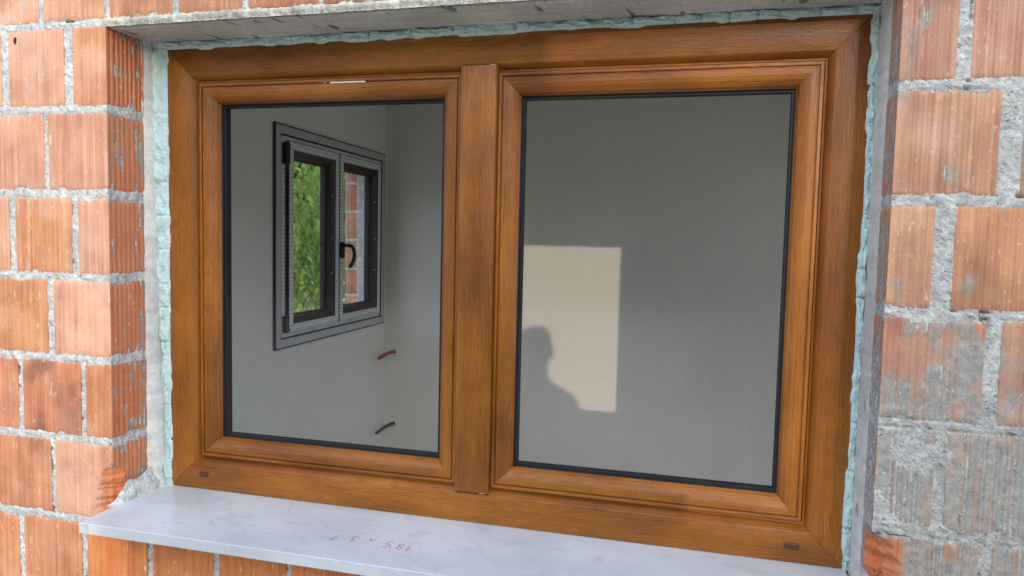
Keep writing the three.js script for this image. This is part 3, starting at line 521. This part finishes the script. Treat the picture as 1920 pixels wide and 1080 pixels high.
const bark = std({ map: tex(128, 256, (u, v) => { const k = 70 + 60 * (tfbm(u, v, 16, 6, 601, 4) - .5); return [k * 1.05, k * .95, k * .82]; }), roughness: .95 });
const leafMat = new THREE.MeshPhysicalMaterial({ color: 0xffffff, vertexColors: true, roughness: .75, transmission: .4, thickness: 0, side: THREE.DoubleSide });
tree('green leafy tree close outside the small side window', -2.35, -4.3, 4.2, 1.25, 11, 70000, .055, 1.2);
tree('taller yellow green tree behind the tree outside the small window', -4.6, -7.6, 6.2, 2.2, 12, 40000, .085, 1.8);
tree('broad green tree farther left of the house corner', -4.4, -3.4, 4.8, 1.6, 13, 20000, .08, 1.2);
{ // unseen greenery across the yard, placed to darken the reflections in the panes
  const t = thing('unseen_hedge', 'unseen tall dark greenery behind the photographer, placed to darken the glass reflections', 'unseen_hedge', [-7, GY, 14.5]), R = rng(77), pos = [], col = [], idx = [], u = V(0, 0, 0), v = V(0, 0, 0), n = V(0, 0, 0);
  for (let i = 0; i < 60000; i++) { const x = (R() - .5) * 17, y = R() * 5.6, z = (R() < .75 ? -.7 + .35 * R() : (R() - .5) * 1.4) + .3 * (vn(x * 1.6, y * 1.6, 71) - .5); u.set(R() - .5, R() - .5, R() - .5).normalize(); n.set(R() - .5, R() - .2, -R()).normalize(); v.crossVectors(u, n).normalize(); u.crossVectors(n, v); const L = (.06 + .06 * R()) * (i % 3 ? 1 : 3), b = pos.length / 3;
    for (const [p, q] of [[-1, 0], [0, .5], [1, 0], [0, -.5]]) pos.push(x + u.x * L * p + v.x * L * q, y + u.y * L * p + v.y * L * q, z + u.z * L * p + v.z * L * q); const k = .6 + .8 * R(); for (let q = 0; q < 4; q++) col.push(.05 * k, .10 * k, .018 * k); idx.push(b, b + 1, b + 2, b, b + 2, b + 3); }
  mesh('foliage', geoFrom(pos, idx, null, col), leafMat, t); const st = []; for (let i = 0; i < 40; i++) st.push(new THREE.CylinderGeometry(.02, .035, 5, 6).translate(-8.3 + i * .425, 2.5, (R() - .5) * .3)); mesh('stems', mergeGeometries(st), bark, t);
}
console.log('trees');

// ───────────────────────── behind the camera: an unseen wall shading the front, its hole shaping the sun patch, and the photographer ─────────────────────────
{
  const t = thing('unseen_shade_wall', 'unseen wall behind the photographer, its hole placed to shape the sun patch', 'wall');
  const x0 = 1.34, x1 = 9.5, y1 = 2.15, ax0 = 2.31, ax1 = 2.97, ay0 = .93, ay1 = 2.03, z0 = 5, z1 = 5.2;  // left end and hole set for where the sun reaches the front
  mesh('render', mergeGeometries([box(x0, ax0, GY, y1, z0, z1), box(ax1, x1, GY, y1, z0, z1), box(ax0, ax1, GY, ay0, z0, z1), box(ax0, ax1, ay1, y1, z0, z1)]), M.oldRender, t);
  mesh('coping', new RoundedBoxGeometry(x1 - x0 + .08, .06, .28, 2, .01).translate((x0 + x1) / 2, y1 + .03, 5.1), M.concrete, t);
}
function sdfMesh(bones, c, half, res, k) { // tapered capsules joined smoothly, meshed by marching cubes; bone = [ax,ay,az,ra,bx,by,bz,rb,colour]
  const mc = new MarchingCubes(res, new THREE.MeshBasicMaterial(), false, false, 90000); mc.isolation = 0; const F = mc.field, hs = res / 2;
  const B = bones.map(b => ({ a: [b[0], b[1], b[2]], d: [b[4] - b[0], b[5] - b[1], b[6] - b[2]], ra: b[3], rb: b[7], col: b[8] }));
  for (const b of B) b.l2 = Math.max(1e-9, b.d[0] ** 2 + b.d[1] ** 2 + b.d[2] ** 2);
  const one = (b, x, y, z) => { const px = x - b.a[0], py = y - b.a[1], pz = z - b.a[2]; const t = clamp((px * b.d[0] + py * b.d[1] + pz * b.d[2]) / b.l2); const dx = px - t * b.d[0], dy = py - t * b.d[1], dz = pz - t * b.d[2]; return Math.sqrt(dx * dx + dy * dy + dz * dz) - (b.ra + (b.rb - b.ra) * t); };
  for (let zi = 0; zi < res; zi++) for (let yi = 0; yi < res; yi++) for (let xi = 0; xi < res; xi++) { const x = c[0] + (xi - hs) / hs * half, y = c[1] + (yi - hs) / hs * half, z = c[2] + (zi - hs) / hs * half; let d = 9;
    for (const b of B) { const e = one(b, x, y, z); const h = Math.max(k - Math.abs(d - e), 0) / k; d = Math.min(d, e) - h * h * k * .25; } F[zi * res * res + yi * res + xi] = -d; }
  mc.update(); const n = mc.count, pos = new Float32Array(n * 3), nor = new Float32Array(n * 3), col = new Float32Array(n * 3);
  for (let i = 0; i < n; i++) { const x = c[0] + mc.positionArray[3 * i] * half, y = c[1] + mc.positionArray[3 * i + 1] * half, z = c[2] + mc.positionArray[3 * i + 2] * half; pos.set([x, y, z], 3 * i); nor.set([mc.normalArray[3 * i], mc.normalArray[3 * i + 1], mc.normalArray[3 * i + 2]], 3 * i);
    let best = 9, cc = B[0].col; for (const b of B) { const e = one(b, x, y, z); if (e < best) { best = e; cc = b.col; } } col.set(cc, 3 * i); }
  const g = new THREE.BufferGeometry(); g.setAttribute('position', new THREE.BufferAttribute(pos, 3)); g.setAttribute('normal', new THREE.BufferAttribute(nor, 3)); g.setAttribute('color', new THREE.BufferAttribute(col, 3)); return g;
}
{
  const skin = [.42, .25, .18], shirt = [.07, .12, .22], jean = [.05, .075, .14], shoe = [.03, .03, .03], hair = [.03, .022, .016];
  const X = 1.62, Z = 2.06, hx = 1.605, hy = .785, hz = 2.0;
  const LH = [1.235, .635, 1.595], RH = [1.395, .615, 1.605];
  const body = sdfMesh([
    [X, .10, Z, .135, X, .26, Z, .125, shirt], [X - .06, .10, Z, .12, X + .06, .10, Z, .12, shirt], [X - .07, .40, Z, .115, X + .07, .40, Z, .115, shirt], [X, .26, Z, .125, X, .44, Z, .13, shirt],
    [X - .12, .52, Z, .075, X + .12, .52, Z, .075, shirt], [X, .62, Z, .062, X + .15, .53, Z, .066, shirt], [X, .62, Z, .062, X - .15, .53, Z, .066, shirt], [X, .50, Z, .07, hx, .66, hz + .02, .072, skin],
    [X + .165, .50, Z, .068, X + .175, .26, 1.97, .050, shirt], [X + .175, .26, 1.97, .048, RH[0] + .03, RH[1] - .04, RH[2] + .05, .030, skin],
    [X - .165, .50, Z, .068, X - .25, .28, 1.93, .050, shirt], [X - .25, .28, 1.93, .048, LH[0], LH[1] - .05, LH[2] + .05, .030, skin],
    [X - .085, .06, Z, .115, X - .095, -.38, Z - .01, .066, jean], [X - .095, -.38, Z - .01, .064, X - .10, -.77, Z + .03, .044, jean], [X + .085, .06, Z, .115, X + .10, -.38, Z, .066, jean], [X + .10, -.38, Z, .064, X + .105, -.77, Z + .04, .044, jean],
    [X - .10, -.80, Z + .05, .048, X - .12, -.815, Z - .14, .036, shoe], [X + .105, -.80, Z + .06, .048, X + .13, -.815, Z - .12, .036, shoe]], [X - .06, -.05, 1.90], .93, 132, .045);
  const head = sdfMesh([[hx, hy + .02, hz + .015, .088, hx - .004, hy + .01, hz - .01, .082, skin], [hx - .006, hy - .055, hz - .03, .055, hx - .008, hy - .085, hz - .045, .038, skin], [hx, hy - .10, hz + .02, .05, hx, hy - .16, hz + .03, .055, skin],
    [hx - .016, hy + .008, hz - .094, .010, hx - .018, hy - .022, hz - .106, .014, skin], [hx - .045, hy + .02, hz - .078, .014, hx + .008, hy + .02, hz - .086, .014, skin], [hx - .03, hy - .055, hz - .082, .008, hx + .006, hy - .055, hz - .084, .008, [.36, .14, .11]],
    [hx + .088, hy + .01, hz, .012, hx + .088, hy - .025, hz, .010, skin], [hx - .092, hy + .01, hz - .005, .012, hx - .092, hy - .025, hz - .005, .010, skin], [hx - .044, hy + .012, hz - .083, .011, hx - .044, hy + .012, hz - .084, .011, [.02, .015, .012]], [hx + .008, hy + .012, hz - .090, .011, hx + .008, hy + .012, hz - .091, .011, [.02, .015, .012]],
    [hx, hy + .055, hz + .025, .085, hx, hy + .06, hz - .03, .072, hair], [hx, hy - .02, hz + .05, .07, hx, hy + .04, hz + .045, .085, hair], [hx + .02, hy - .05, hz + .06, .065, hx + .02, hy - .12, hz + .06, .06, hair]], [hx, hy - .03, hz], .19, 80, .018);
  const hand = (p, s) => { const b = [[p[0] + s * .005, p[1] - .055, p[2] + .045, .026, p[0], p[1] - .02, p[2] + .02, .026, skin], [p[0] - .012, p[1] - .02, p[2] + .02, .022, p[0] + .012, p[1] - .015, p[2] + .02, .022, skin]];
    for (let k = 0; k < 4; k++) { const o = (k - 1.5) * .019, L = [.9, 1.05, 1, .8][k], kx = p[0] + o * s, ky = p[1] + .002 + .003 * k; b.push([kx, ky, p[2] + .012, .0095, kx - s * .004, ky + .034 * L, p[2] + .004, .009, skin], [kx - s * .004, ky + .034 * L, p[2] + .004, .009, kx - s * .012, ky + .052 * L, p[2] - .012, .008, skin]); }
    b.push([p[0] - s * .022, p[1] - .025, p[2] + .03, .012, p[0] - s * .042, p[1] + .002, p[2] + .034, .0105, skin], [p[0] - s * .042, p[1] + .002, p[2] + .034, .0105, p[0] - s * .05, p[1] + .026, p[2] + .026, .009, skin]); return sdfMesh(b, [p[0], p[1] - .01, p[2] + .02], .10, 56, .008); };
  const t = thing('person', 'person in dark blue clothing holding up a phone, seen only as a shadow', 'person');
  mesh('body', mergeGeometries([body, head, hand(LH, -1), hand(RH, 1)]), std({ vertexColors: true, roughness: .8 }), t);
  const ph = thing('phone', 'black phone held up in front of the window', 'phone', [1.318, .645, 1.556]); ph.rotation.order = 'YXZ'; ph.rotation.set(-.068, .244, .023);
  mesh('case', new RoundedBoxGeometry(.158, .074, .009, 3, .004), M.black, ph); mesh('screen', new THREE.BoxGeometry(.148, .066, .0006).translate(0, 0, .0048), M.black, ph);
}
console.log('done');
renderer.render(scene, camera);
